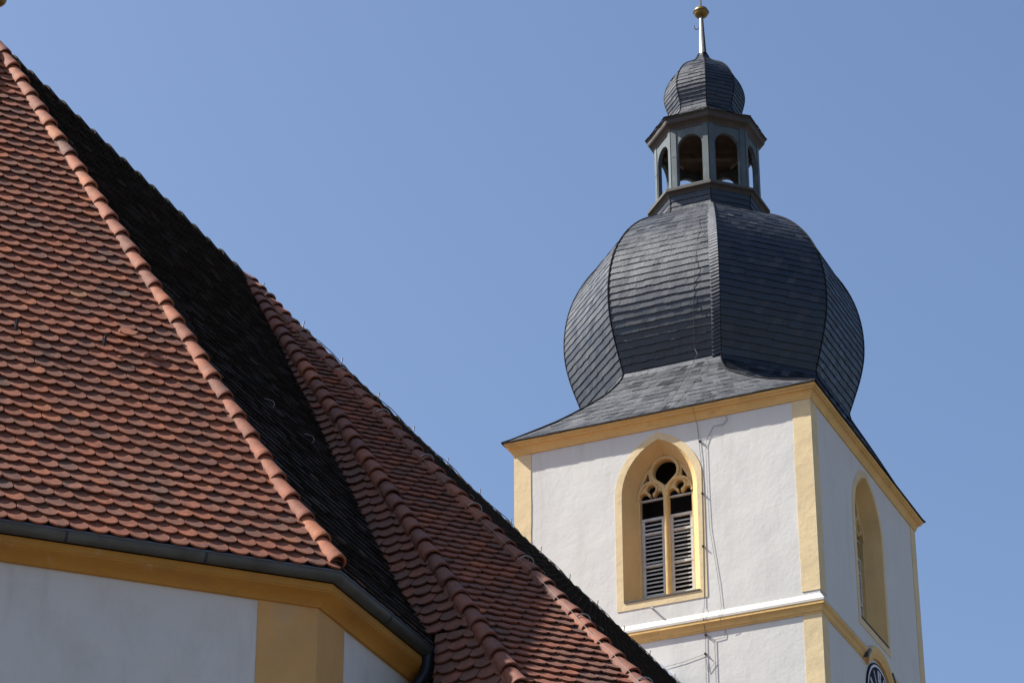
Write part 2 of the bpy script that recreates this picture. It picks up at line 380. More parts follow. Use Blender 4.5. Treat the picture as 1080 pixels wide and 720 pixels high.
# wall
mb = MB(); wall_path = offset_path([(-5.0, AP)] + path[1:-1] + [(-5.0, -AP)], inp(WI))
n_c = 18
zs = [GZ + (EZ - 0.1 - GZ) * i / n_c for i in range(n_c + 1)]
mb.grid([[Q(a, b, z) for a, b in wall_path] for z in zs])
mb.build('wall', M['stucco_near'], choir, recalc=True)
# corner strips, 10 mm proud of the wall
def corner_strip(i, l0, l1, name='quoin'):
    p = offset_path([(-5.0, AP)] + path[1:-1] + [(-5.0, -AP)], inp(WI - 0.012)); c = Vector((p[i][0], p[i][1]))
    a = (Vector(p[i - 1]) - c).normalized() * l0 + c; b = (Vector(p[i + 1]) - c).normalized() * l1 + c
    q = offset_path([tuple(a), tuple(c), tuple(b)], inp(0.02))
    m_ = MB(); zz_ = [GZ + (EZ - 0.262 - GZ) * k / 10 for k in range(11)]
    full = [tuple(q[0]), tuple(a), tuple(c), tuple(b), tuple(q[2])]
    m_.grid([[Q(s_[0], s_[1], z) for s_ in full] for z in zz_])
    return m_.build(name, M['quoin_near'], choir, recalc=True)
corner_strip(1, 0.52, 0.55); corner_strip(2, .55, .55); corner_strip(3, .55, .55); corner_strip(4, .55, .52)
# eaves moulding: from the wall out to the gutter
mb = MB()
prof = [(WI, EZ - 0.262), (WI - 0.035, EZ - 0.262), (WI - 0.045, EZ - 0.235), (WI - 0.075, EZ - 0.205), (WI - 0.12, EZ - 0.185), (WI - 0.175, EZ - 0.168), (WI - 0.178, EZ - 0.158), (WI - 0.188, EZ - 0.154), (WI - 0.19, EZ - 0.09), (WI, EZ - 0.06)]
mbp = [(-6.1, AP)] + path[1:-1] + [(-6.1, -AP)]
sweep(mb, mbp, [(inp(a), z) for a, z in prof], fr)
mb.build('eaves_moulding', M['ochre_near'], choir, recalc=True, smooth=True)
# gutter: half round trough with beaded lip, seams and end stop
mb = MB(); gr = 0.072; gcx = 0.078
gp = []
for k in range(11):
    a = rad(180 + 180 * k / 10); gp.append((gcx + gr * math.cos(a), EZ - 0.012 + gr * math.sin(a)))
rim = [(gp[0][0] - 0.0, gp[0][1])]
sweep(mb, path, [(inp(x_), z_) for x_, z_ in gp], fr)
gi = [(gcx + (gr - 0.005) * math.cos(rad(180 + 18 * k)), EZ - 0.010 + (gr - 0.005) * math.sin(rad(180 + 18 * k))) for k in range(11)]
sweep(mb, path, [(inp(x_), z_) for x_, z_ in gi], fr, flip=True)
lp = offset_path(path, inp(0.004)); mb.tube([Q(a, b, EZ - 0.004) for a, b in lp], 0.011, 8, mi=1)
for i in range(len(path) - 1):                      # soldered seams
    a = Vector(path[i]); b = Vector(path[i + 1]); L_ = (b - a).length; k = 1; n_ = max(2, int(L_ / 1.05))
    for k in range(1, n_):
        c = a + (b - a) * (k / n_ + 0.01 * rnd()); dd = (b - a).normalized() * 0.012
        rows = [[Q(*p, z_) for p, z_ in [((c + s2 * dd).x, (c + s2 * dd).y) and (offset_path([tuple(c + dd * -1), tuple(c + dd)], inp(x_))[0 if s2 < 0 else 1], z2) for x_, z2 in [(gcx + (gr + .003) * math.cos(rad(180 + 18 * q)), EZ - 0.012 + (gr + .003) * math.sin(rad(180 + 18 * q))) for q in range(11)]]] for s2 in (-1, 1)]
        mb.grid(rows, False, 0.5, 2)
for s2 in (0, -1):
    c = path[s2]; mb.face([Q(c[0], (AP - x_) * (1 if s2 == 0 else -1), z_) for x_, z_ in gp])
gut = mb.build('gutter', [M['gutter'], M['gutter_lip'], M['pipe']], choir, smooth=True)
# downpipe with swan neck at the end of the gutter
for sgn in (1, -1):
    mb = MB()
    cpts = [(-6.36, AP - 0.078, EZ - 0.03), (-6.36, AP - 0.078, EZ - 0.16), (-6.37, AP - 0.09, EZ - 0.24), (-6.40, AP - 0.14, EZ - 0.33), (-6.42, AP - 0.19, EZ - 0.44), (-6.42, AP - 0.2, EZ - 0.6), (-6.42, AP - 0.2, EZ - 3), (-6.42, AP - 0.2, GZ)]
    mb.tube([Q(a, b * sgn, c) for a, b, c in cpts], [0.078, 0.07] + [0.066] * 6, 14)
    mb.build('downpipe', M['pipe'], choir, smooth=True)
# roof faces, with a flatter flare above the eaves
AX = -6.0
A_ = Q(AX, 0, RZ - 0.02); P_ = Q(0, 0, RZ)
def ez(a, b): return Q(a, b, EZ + 0.004)
T3 = math.tan(rad(53.7)); T4 = math.tan(rad(43.8)); T5 = math.tan(rad(49.9))
LV = [(AP - .02, EZ - .03), (5.4576, 11.533), (5.0566, 12.075)]     # flare: half width and height at each break
def lv(p, k): f_ = (AP - LV[k][0]) / AP; return Q(p[0] + (AX - p[0]) * f_, p[1] * (1 - f_), LV[k][1])
def vl(k, s=1): return Q(-(RZ - LV[k][1]) / T3, s * LV[k][0], LV[k][1])
E_ = [V8[1], V8[2], V8[3], V8[4]]
def face_polys(p, q): return [[lv(p, 0), lv(q, 0), lv(q, 1), lv(p, 1)], [lv(p, 1), lv(q, 1), lv(q, 2), lv(p, 2)], [lv(p, 2), lv(q, 2), A_]]
f1, n1 = tiled_face('roof_tiles', face_polys(E_[1], E_[0]), M['tile'], choir, (0.5, 0.19), 11)
e0 = E_[0]; e3 = E_[3]
f2, n2 = tiled_face('roof_tiles', [[lv(e0, 0), vl(0), vl(1), lv(e0, 1)], [lv(e0, 1), vl(1), vl(2), lv(e0, 2)], [lv(e0, 2), vl(2), P_, A_]], M['tile_shade'], choir, (0.45, 0.25), 12)
f0, n0 = tiled_face('roof_tiles', face_polys(E_[2], E_[1]), M['tile'], choir, (0.5, 0.19), 13)
fm1, nm1 = tiled_face('roof_tiles', face_polys(E_[3], E_[2]), M['tile'], choir, (0.5, 0.19), 14)
fm2, nm2 = tiled_face('roof_tiles', [[vl(0, -1), lv(e3, 0), lv(e3, 1), vl(1, -1)], [vl(1, -1), lv(e3, 1), lv(e3, 2), vl(2, -1)], [vl(2, -1), lv(e3, 2), A_, P_]], M['tile'], choir, (0.5, 0.19), 15)
for i_, (na_, nb_) in enumerate(((n1, n2), (n1, n0), (n0, nm1), (nm1, nm2))):
    hip_caps('hip_tiles', [lv(E_[i_], 0) + (lv(E_[i_], 1) - lv(E_[i_], 0)) * .16, lv(E_[i_], 1), lv(E_[i_], 2), A_], None, na_ + nb_, choir, 21 + i_)
hip_caps('ridge_tiles', A_, P_, Vector((0, 0, 1)), choir, 25, r=0.09, mat_=M['tile_shade'], tone=(0.5, 0.3), raise_=-0.02, mortar=False)
# finial on the apse tip
mb = MB(); mb.tube([A_, A_ + Vector((0, 0, 0.6))], [0.03, 0.015], 10); mb.ball(A_ + Vector((0, 0, 0.65)), 0.10, 18, mi=1)
mb.tube([A_ + Vector((0, 0, .74)), A_ + Vector((0, 0, 1.2))], [0.02, 0.01], 8)
mb.build('roof_finial', [M['iron'], M['brass']], choir, smooth=True)

mb = MB(); p = Q(-8.003, 3.278, 14.034) + n1 * .055; e_ = (lv(E_[0], 0) - lv(E_[1], 0)).normalized(); s_ = n1.cross(e_).normalized(); s_ = s_ if s_.z > 0 else -s_
ol = [(-.085, .03), (-.06, -.01), (0, -.03), (.06, -.01), (.085, .03), (.085, .14), (-.085, .14)]
ol = [(x * .9 + y * .43, y * .9 - x * .43) for x, y in ol]
mb.prism([p + e_ * x + s_ * y + n1 * (.045 - .15 * y) for x, y in ol], [p + e_ * x + s_ * y + n1 * (.03 - .15 * y) for x, y in ol], .9)
mb.build('slipped_tile', M['tile'], choir)
# ================================================================ NAVE
nave = thing('church_nave', Q(8, 0, GZ), 'church nave with reddish beaver-tail tile roof and rows of half-round hip tiles beside the tower', 'church nave')
DR = 9.75; nz = RZ - DR
a3 = DR / T3
h2n = (DR / T4 / math.cos(rad(45)) * 1.0) - a3       # n of the lower end of the hip between end and chamfer
n5 = DR / T5; h3a = DR / T4 / math.cos(rad(45)) - n5
NE = 19.0
P2_ = Q(0, 0, RZ - 0.004)
def nq(r, n): return Q(r, n, nz)
ga3 = (a3 - 6.22) / math.cos(rad(53.7)) / 8
f3, n3 = tiled_face('roof_tiles', [[nq(-a3, AP + .38), nq(-a3, h2n), Q(-6.22, h2n * 6.22 / a3, RZ - 6.22 * T3), Q(-6.22, AP - .05, RZ - 6.22 * T3)], [Q(-6.22, 5.60, RZ - 6.22 * T3), Q(-6.22, h2n * 6.22 / a3, RZ - 6.22 * T3), P2_]], M['tile'], nave, (0.10, 0.13), 31, gauge=ga3)  # low tile tones put the choir roof's shadow into the colour
f4, n4 = tiled_face('roof_tiles', [nq(-a3, h2n), nq(-h3a, n5), P2_], M['tile'], nave, (0.36, 0.2), 32)  # tile tones set somewhat lower to deepen the shade on this face
f5, n5_ = tiled_face('roof_tiles', [nq(-h3a, n5), nq(NE, n5), Q(NE, 0, RZ), P2_], M['tile_shade'], nave, (0.4, 0.25), 33)
m3, nm3 = tiled_face('roof_tiles', [nq(-a3, -h2n), nq(-a3, -AP + 0.02), P2_], M['tile'], nave, (0.4, 0.2), 34)
m4, nm4 = tiled_face('roof_tiles', [nq(-h3a, -n5), nq(-a3, -h2n), P2_], M['tile'], nave, (0.5, 0.2), 35)
m5, nm5 = tiled_face('roof_tiles', [nq(NE, -n5), nq(-h3a, -n5), P2_, Q(NE, 0, RZ)], M['tile'], nave, (0.5, 0.2), 36)
hip_caps('hip_tiles', nq(-a3, h2n), P2_, n3 + n4, nave, 41, r=0.095, tone=(0.16, 0.2), skip_top=0.35, expo=0.36)  # low cap tones paint in the shade along this hip
hip_caps('hip_tiles', nq(-h3a, n5), P2_, n4 + n5_, nave, 42, r=0.085, tone=(0.22, 0.2), expo=0.36)  # cap tones lowered here too, shade put into the colour
hip_caps('hip_tiles', nq(-a3, -h2n), P2_, nm3 + nm4, nave, 43, skip_top=0.35)
hip_caps('hip_tiles', nq(-h3a, -n5), P2_, nm4 + nm5, nave, 44)
hip_caps('ridge_tiles', P2_, Q(NE, 0, RZ), Vector((0, 0, 1)), nave, 45, r=0.09, mat_=M['tile_shade'], tone=(0.5, 0.3), raise_=-0.02, mortar=False)
# walls of the nave
mb = MB(); k = 0.3
wp = [(-a3 + k, AP - .4), (-a3 + k, h2n - .15), (-h3a + .15, n5 - k), (NE, n5 - k), (NE, -n5 + k), (-h3a + .15, -n5 + k), (-a3 + k, -h2n + .15), (-a3 + k, -AP + .4)]
mb.grid([[Q(a, b, z) for a, b in wp] for z in (GZ, 0, 3, 6, nz - .02)]); mb.face([Q(NE, n5 - k, nz - .02), Q(NE, -n5 + k, nz - .02), Q(NE, 0, RZ - .1)])
mb.build('wall', M['stucco_near'], nave, recalc=True)
mb = MB(); sweep(mb, [wp[0], wp[1], wp[2], wp[3]], [(0.0, nz - .35), (-.05 * 1, nz - .35), (-.22, nz - .12), (-.26, nz - .04), (0, nz - .03)] if SG > 0 else [(0.0, nz - .35), (.05, nz - .35), (.22, nz - .12), (.26, nz - .04), (0, nz - .03)], fr)
sweep(mb, [wp[4], wp[5], wp[6], wp[7]], [(0.0, nz - .35), (-.05 * SG, nz - .35), (-.22 * SG, nz - .12), (-.26 * SG, nz - .04), (0, nz - .03)], fr)
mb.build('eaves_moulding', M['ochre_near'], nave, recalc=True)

# ================================================================ TOWER
S = 0.88
yaw = YAW; vx = Vector((math.sin(yaw), math.cos(yaw), 0)); ux = Vector((-math.cos(yaw), math.sin(yaw), 0))
K0 = Vector((6.4498, 58.4323, 0)); TW, TD = 7.0, 7.5278
def T(a, b, z): return (K0 + ux * a + vx * b + Vector((0, 0, z))) * S
cen = T(TW / 2, TD / 2, 0)
tower = thing('church_tower', Vector((cen.x, cen.y, GZ)), 'white church tower with yellow corner strips, slate onion dome and open lantern', 'church tower')
tower_frames = {
    'left': lambda x, z, d: T(x, d, z),                 # wall b = 0, depth d into the tower (fit units)
    'right': lambda x, z, d: T(d, x, z),
    'back': lambda x, z, d: T(x, TD - d, z), 'far': lambda x, z, d: T(TW - d, x, z)}
def arch_outline(c, hw, z0, zs_, za, n=10):
    """pointed arch outline, anticlockwise from the lower left; hw half width, zs_ springing, za apex"""
    h = za - zs_; R_ = (hw * hw + h * h) / (2 * hw)
    pts = [(c - hw, z0), (c + hw, z0), (c + hw, zs_)]
    cxr = c + hw - R_; th = math.asin(min(1, h / R_))
    for k in range(1, n + 1):
        a = th * k / n; pts.append((cxr + R_ * math.cos(a), zs_ + R_ * math.sin(a)))
    cxl = c - hw + R_
    for k in range(n - 1, 0, -1):
        a = th * k / n; pts.append((cxl - R_ * math.cos(a), zs_ + R_ * math.sin(a)))
    pts.append((c - hw, zs_)); return pts
ZT = 30.40; ZB = GZ / S
WIN = {'left': dict(c=3.545, ci=3.525, hw=0.885, hi=0.64, z0=26.20, zs=28.72, za=29.985, zi=26.36, zis=28.78, zia=29.72, D=0.33, bz=26.02, bhw=1.045, bza=30.15),
       'right': dict(c=3.77, ci=3.77, hw=0.96, hi=0.70, z0=26.20, zs=28.72, za=29.985, zi=26.36, zis=28.78, zia=29.72, D=0.35, bz=26.02, bhw=1.12, bza=30.15)}
mb = MB()
for side, wid in (('left', TW), ('right', TD), ('back', TW), ('far', TD)):
    fm = tower_frames[side]
    q = WIN.get(side) or dict(WIN['left'] if wid == TW else WIN['right'])
    hole = arch_outline(q['c'], q['hw'], q['z0'], q['zs'], q['za'])
    # below the window a plain strip, then the strip with the opening
    mb.face([fm(0, ZB, 0), fm(wid, ZB, 0), fm(wid, 25.9, 0), fm(0, 25.9, 0)])
    plate_with_holes(fm, [(0, 25.9), (wid, 25.9), (wid, ZT), (0, ZT)], [hole], 0, None, mb)
mb.build('wall', M['stucco'], tower, recalc=False)
def tracery_light(x0, x1, z0):
    xm = (x0 + x1) / 2; z1 = 28.80; r_ = 0.095
    out = [(x0, z0), (x1, z0), (x1, z1)]
    def arc(cx_, cz, rr, a0, a1, n): return [(cx_ + rr * math.cos(rad(a0 + (a1 - a0) * k / n)), cz + rr * math.sin(rad(a0 + (a1 - a0) * k / n))) for k in range(n + 1)]
    out += arc(x1 - r_, z1, r_, 15, 165, 6)
    out += [(xm + 0.035, z1 - 0.03), (xm + 0.03, z1 + 0.06)]
    out += arc(xm, z1 + 0.16, 0.105, -65, 245, 12)
    out += [(xm - 0.03, z1 + 0.06), (xm - 0.035, z1 - 0.03)]
    out += arc(x0 + r_, z1, r_, 15, 165, 6)
    out.append((x0, z1)); return out
for side in ('left', 'right', 'back', 'far'):
    fm = tower_frames[side]; q = WIN['left'] if side in ('left', 'back') else WIN['right']
    op = arch_outline(q['c'], q['hw'], q['z0'], q['zs'], q['za']); inn = arch_outline(q['ci'], q['hi'], q['zi'], q['zis'], q['zia'])
    band = arch_outline(q['c'], q['bhw'], q['bz'], q['zs'], q['bza'])
    mb = MB(); plate_with_holes(fm, band, [op], -0.012, 0.03, mb)           # painted surround
    D = q['D']
    mb.grid([[fm(x, z, -0.010) for x, z in op], [fm(x + (x2 - x) * .5, z + (z2 - z) * .5, D * .45) for (x, z), (x2, z2) in zip(op, inn)], [fm(x, z, D) for x, z in inn]], True, .5, 1)
    win = mb.build('window', [M['quoin'], M['jamb']], tower, recalc=True)
    win['label'] = 'pointed belfry window in a yellow surround'
    # sill sheet
    mb = MB(); mb.box(fm(q['c'], q['z0'] + .012, 0.10), (fm(1, 0, 0) - fm(0, 0, 0)) * (q['hw'] * 2 - .02), (fm(0, 0, 1) - fm(0, 0, 0)) * 0.26, (0, 0, 0.03))
    mb.build('sill', M['dkwood'], win)
    # tracery
    ci, hi = q['ci'], q['hi']; m = 0.055
    holes = [tracery_light(ci - hi + 0.03, ci - m, q['zi'] + .02), tracery_light(ci + m, ci + hi - .03, q['zi'] + .02)]
    zc = 29.35; rc = 0.275
    tear = [(ci + rc * math.cos(rad(a)), zc + rc * math.sin(rad(a))) for a in range(-35, 216, 14)] + [(ci - 0.09, 29.08), (ci, 29.0), (ci + 0.09, 29.08)]
    holes.append(tear)
    for s_ in (-1, 1):
        tri = [(ci + s_ * .36, 29.10), (ci + s_ * .52, 29.12), (ci + s_ * .40, 29.36)]
        holes.append(tri if s_ > 0 else tri[::-1])
    mb = MB(); plate_with_holes(fm, inn, holes, D, D + 0.14, mb)
    def mt(pts, r_, n=8): mb.tube([fm(x, z, D - 0.01) for x, z in pts], r_ * S, n)
    ring = [(ci + (rc + .045) * math.cos(rad(a)), zc + (rc + .045) * math.sin(rad(a))) for a in range(-40, 221, 12)]
    mt([(ci, 28.86), (ci + .035, 28.95), (ci + .12, 29.05)] + ring + [(ci - .12, 29.05), (ci - .035, 28.95), (ci, 28.86)], 0.036)
    mt([(ci, q['zi'] + .02), (ci, 27.5), (ci, 28.88)], 0.045)
    for s_ in (-1, 1):
        cc = ci + s_ * (m + hi - .03) / 2; r_ = (hi - .03 - m) / 2 + .02
        mt([(cc + r_ * math.cos(rad(a)), 28.80 + 1.12 * r_ * math.sin(rad(a))) for a in range(-10, 191, 14)], 0.030)
        mt([(cc + .135 * math.cos(rad(a)), 28.965 + .135 * math.sin(rad(a))) for a in range(-50, 231, 20)], 0.018, 6)
    mb.build('tracery', M['trace'], win, recalc=True, smooth=True)
    # louvred shutters
    for s_ in (-1, 1):
        x0, x1 = (ci - hi + .03, ci - m) if s_ < 0 else (ci + m, ci + hi - .03)
        mb = MB(); ex = fm(1, 0, 0) - fm(0, 0, 0); ed = fm(0, 0, 1) - fm(0, 0, 0); z_lo = q['zi'] + .03; z_hi = 28.30
        dd = D + 0.10
        for z_, h_ in ((z_lo + .03, .06), (27.16, .055), (27.93, .055), (z_hi - .03, .06), (28.735, .035)):
            mb.box(fm((x0 + x1) / 2, z_, dd), ex * (x1 - x0), ed * .06, (0, 0, h_ * S))
        for xx in (x0 + .045, x1 - .035): mb.box(fm(xx, (z_lo + z_hi) / 2, dd), ex * .07, ed * .05, (0, 0, (z_hi - z_lo) * S))
        z_ = z_lo + .10
        while z_ < z_hi - .06:
            if min(abs(z_ - 27.16), abs(z_ - 27.93)) > .05:
                jz = random.uniform(-.008, .008)
                mb.box(fm((x0 + x1) / 2, z_ + jz, dd + 0.03), ex * (x1 - x0 - .10), ed * .07 + Vector((0, 0, .045 * S)), (0, 0, .027 * S))
            z_ += 0.098
        mb.build('louvred_shutter', M['louvre'], win)
    mb = MB(); mb.face([fm(x, z, D + .6) for x, z in band]); mb.grid([[fm(x, z, D + .141) for x, z in inn], [fm(x, z, D + .6) for x, z in inn]], True)
    mb.build('window_void', M['void'], win)
# corner strips
CW = 0.40
for (ca, cb, sa_, sb_) in ((0, 0, 1, 1), (TW, 0, -1, 1), (0, TD, 1, -1), (TW, TD, -1, -1)):
    for (za_, zb_) in ((25.74, 30.26), (ZB, 25.22)):
        mb = MB(); e_ = 0.012; rows = []
        for k in range(25):
            z = za_ + (zb_ - za_) * k / 24; j = random.uniform(-.008, .008); j2 = random.uniform(-.01, .01)
            w1 = CW + j2; w2 = CW * (1 if cb == 0 else .9) + j
            rows.append([T(ca + sa_ * w1, cb + sb_ * .01, z), T(ca + sa_ * w1, cb - sb_ * e_, z), T(ca - sa_ * e_, cb - sb_ * e_, z), T(ca - sa_ * e_, cb + sb_ * w2, z), T(ca + sa_ * .01, cb + sb_ * w2, z)])
        mb.grid(rows); mb.build('corner_strip', M['quoin'], tower, recalc=True)
# cornices
rect = [(0, 0), (TW, 0), (TW, TD), (0, TD)]
tst = offset_path(rect, 1.0, True); SO = -1.0 if tst[0][0] > 0 else 1.0
mb = MB()
prof = [(-.02, 30.24), (.03, 30.24), (.035, 30.285), (.05, 30.30), (.06, 30.345), (.085, 30.385), (.125, 30.415), (.145, 30.42), (.145, 30.455), (.175, 30.47), (.19, 30.51), (.19, 30.525), (-.05, 30.53)]
sweep(mb, rect, [(SO * a, z) for a, z in prof], T, True)
mb.build('cornice', M['ochre'], tower, recalc=True, smooth=True)
mb = MB()
prof = [(-.02, 25.21), (.02, 25.21), (.025, 25.245), (.04, 25.255), (.045, 25.30), (.06, 25.345), (.085, 25.375), (.10, 25.39), (.10, 25.44), (.11, 25.455), (.11, 25.505), (.0, 25.665), (-.02, 25.665)]
# the moulding stops at the clock hood on the right wall
b1 = 2.90; b2 = 4.64
openp = [(0, b2 + 0.001), (0, TD), (TW, TD), (TW, 0), (0, 0), (0, b1)]
s_op = -1.0 if offset_path(openp, 1.0)[3][0] < TW else 1.0
sweep(mb, openp, [(s_op * a, z) for a, z in prof], T, False, mi=lambda i: 1 if i >= 9 else 0)
for bb in (b1, b2): mb.face([T(-a, bb, z) for a, z in prof])
mb.build('string_course', [M['ochre'], M['white_trim']], tower, recalc=True)
# ---- clock on the right wall
CB, CZ, CR = 3.77, 24.50, 0.93
def ck(x, z, d): return T(d, CB + x, CZ + z)
mb = MB(); N_ = 48
def disc(r0, r1, d, mi=0):
    ang = [2 * math.pi * k / N_ for k in range(N_)]
    if r0 <= 0: mb.face([ck(r1 * math.cos(a), r1 * math.sin(a), d) for a in ang], .5, mi)
    else: mb.grid([[ck(r0 * math.cos(a), r0 * math.sin(a), d) for a in ang], [ck(r1 * math.cos(a), r1 * math.sin(a), d) for a in ang]], True, .5, mi)
disc(0, CR, -.035, 0); mb.grid([[ck(CR * math.cos(2 * math.pi * k / N_), CR * math.sin(2 * math.pi * k / N_), d) for k in range(N_)] for d in (-.035, .01)], True)
disc(CR * .90, CR * .955, -.040, 1); disc(0, CR * .46, -.040, 1); disc(CR * .40, CR * .415, -.043, 0)
clock = mb.build('clock', [M['dial'], M['dialw']], tower); clock['label'] = 'navy and white clock dial'
mb = MB()
def stroke(p0, p1, wd_, ang, rr):
    def loc(p):
        x, y = p; X = x; Y = rr + y; c, s_ = math.cos(ang), math.sin(ang)
        return (X * c + Y * s_, -X * s_ + Y * c)
    d_ = Vector((p1[0] - p0[0], p1[1] - p0[1])).normalized(); nx = Vector((-d_.y, d_.x)) * wd_ / 2
    q4 = [(p0[0] + nx.x, p0[1] + nx.y), (p0[0] - nx.x, p0[1] - nx.y), (p1[0] - nx.x, p1[1] - nx.y), (p1[0] + nx.x, p1[1] + nx.y)]
    q4 = [loc(p) for p in q4]
    mb.prism([ck(-x, z, -.046) for x, z in q4], [ck(-x, z, -.036) for x, z in q4])
NUM = ['XII', 'I', 'II', 'III', 'IIII', 'V', 'VI', 'VII', 'VIII', 'IX', 'X', 'XI']
h = CR * .30
for i, s_ in enumerate(NUM):
    ang = 2 * math.pi * i / 12; wds = {'I': .055, 'V': .12, 'X': .13}; tot = sum(wds[c] for c in s_); x = -tot / 2; rr = CR * .53
    for c in s_:
        w_ = wds[c]; xm = x + w_ / 2
        if c == 'I': stroke((xm, 0), (xm, h), .032, ang, rr)
        if c == 'V': stroke((xm - w_ * .38, h), (xm, 0), .032, ang, rr); stroke((xm + w_ * .38, h), (xm, 0), .02, ang, rr)
        if c == 'X': stroke((xm - w_ * .38, h), (xm + w_ * .38, 0), .032, ang, rr); stroke((xm + w_ * .38, h), (xm - w_ * .38, 0), .02, ang, rr)
        x += w_
mb.build('numerals', M['dialw'], clock)
mb = MB()
for ang, ln, wd_ in ((rad(122), .50, .05), (rad(200), .74, .035)):
    c, s_ = math.cos(ang), math.sin(ang)
    pts = [(-wd_, -.1), (wd_, -.1), (wd_ * .8, ln * .8), (0, ln), (-wd_ * .8, ln * .8)]
    pts = [((x * c + y * s_) * CR, (-x * s_ + y * c) * CR) for x, y in pts]
    mb.prism([ck(-x, z, -.06) for x, z in pts], [ck(-x, z, -.052) for x, z in pts])
mb.build('clock_hands', M['brass'], clock)
# hood moulding arched over the clock
mb = MB(); rows = []
for (rr, d) in ((1.02, -.0), (1.02, -.06), (1.08, -.075), (1.12, -.10), (1.20, -.11), (1.27, -.11), (1.30, -.06), (1.30, .0)):
    rows.append([ck(rr * math.cos(rad(a)), rr * math.sin(rad(a)), d) for a in range(40, 141, 5)])
mb.grid(rows); mb.face([r_[0] for r_ in rows]); mb.face([r_[-1] for r_ in rows]); 
mb.build('clock_hood', M['ochre'], clock, recalc=True, smooth=True)
for s_ in (-1, 1):
    mb = MB(); rows = [[ck(s_ * (.86 - .02 * k) - s_ * .10 * (k % 2), .70 + .075 * k, -.02 - .12 * j - .012) for j in (0, .5, 1)] for k in range(5)]
    rows = [[ck(s_ * x_, z_, d_) for x_, z_ in ((.78, 1.03), (.90, .96), (1.0, .86), (1.06, .72))] for d_ in (-.0, -.135)] + [[ck(s_ * x_, z_, -.135) for x_, z_ in ((.76, .96), (.86, .89), (.94, .80), (.98, .70))]]
    mb.grid(rows); mb.build('hood_flashing', M['gutter'], clock, recalc=True)

# ---- dome: rings of eight corners, from the eave up.  each entry: z, a, b for the wall-parallel faces (a = distance, b = half width)
half_v, half_u = TD / 2, TW / 2
ev, eu = half_v + 0.215, half_u + 0.215
skirt = [(30.54, 1.0, 1.0), (30.66, .865, .925), (30.80, .775, .78), (31.0, .675, .535), (31.25, .555, .335), (31.6, .375, .13), (31.95, .17, .04), (32.25, 0.0, 0.0)]
NA, NB = 2.838, 1.175
ctrl = []
for z, ta, tb in skirt:
    ctrl.append((z, NA + (ev - NA) * ta, NB + (eu - NB) * tb, NA + (eu - NA) * ta, NB + (ev - NB) * tb))
bulb = [(32.25, 3.072), (32.5, 3.16), (32.75, 3.245), (33.0, 3.33), (33.35, 3.43), (33.8, 3.515), (34.35, 3.53), (34.9, 3.46), (35.4, 3.31), (35.85, 3.08), (36.25, 2.79), (36.6, 2.44), (36.88, 2.05), (37.08, 1.70), (37.22, 1.42), (37.32, 1.36)]
ctrl2 = []
for z, R_ in bulb: ctrl2.append((z, R_ * .9239, R_ * .3827, R_ * .9239, R_ * .3827))
def ring8(c):
    z, a, b, a2, b2 = c          # corners in (u, v) about the axis, in order round
    return [(b, -a), (-b, -a), (-a2, -b2), (-a2, b2), (-b, a), (b, a), (a2, b2), (a2, -b2)]
def TC(uu, vv, z): return T(TW / 2 + uu, TD / 2 + vv, z)
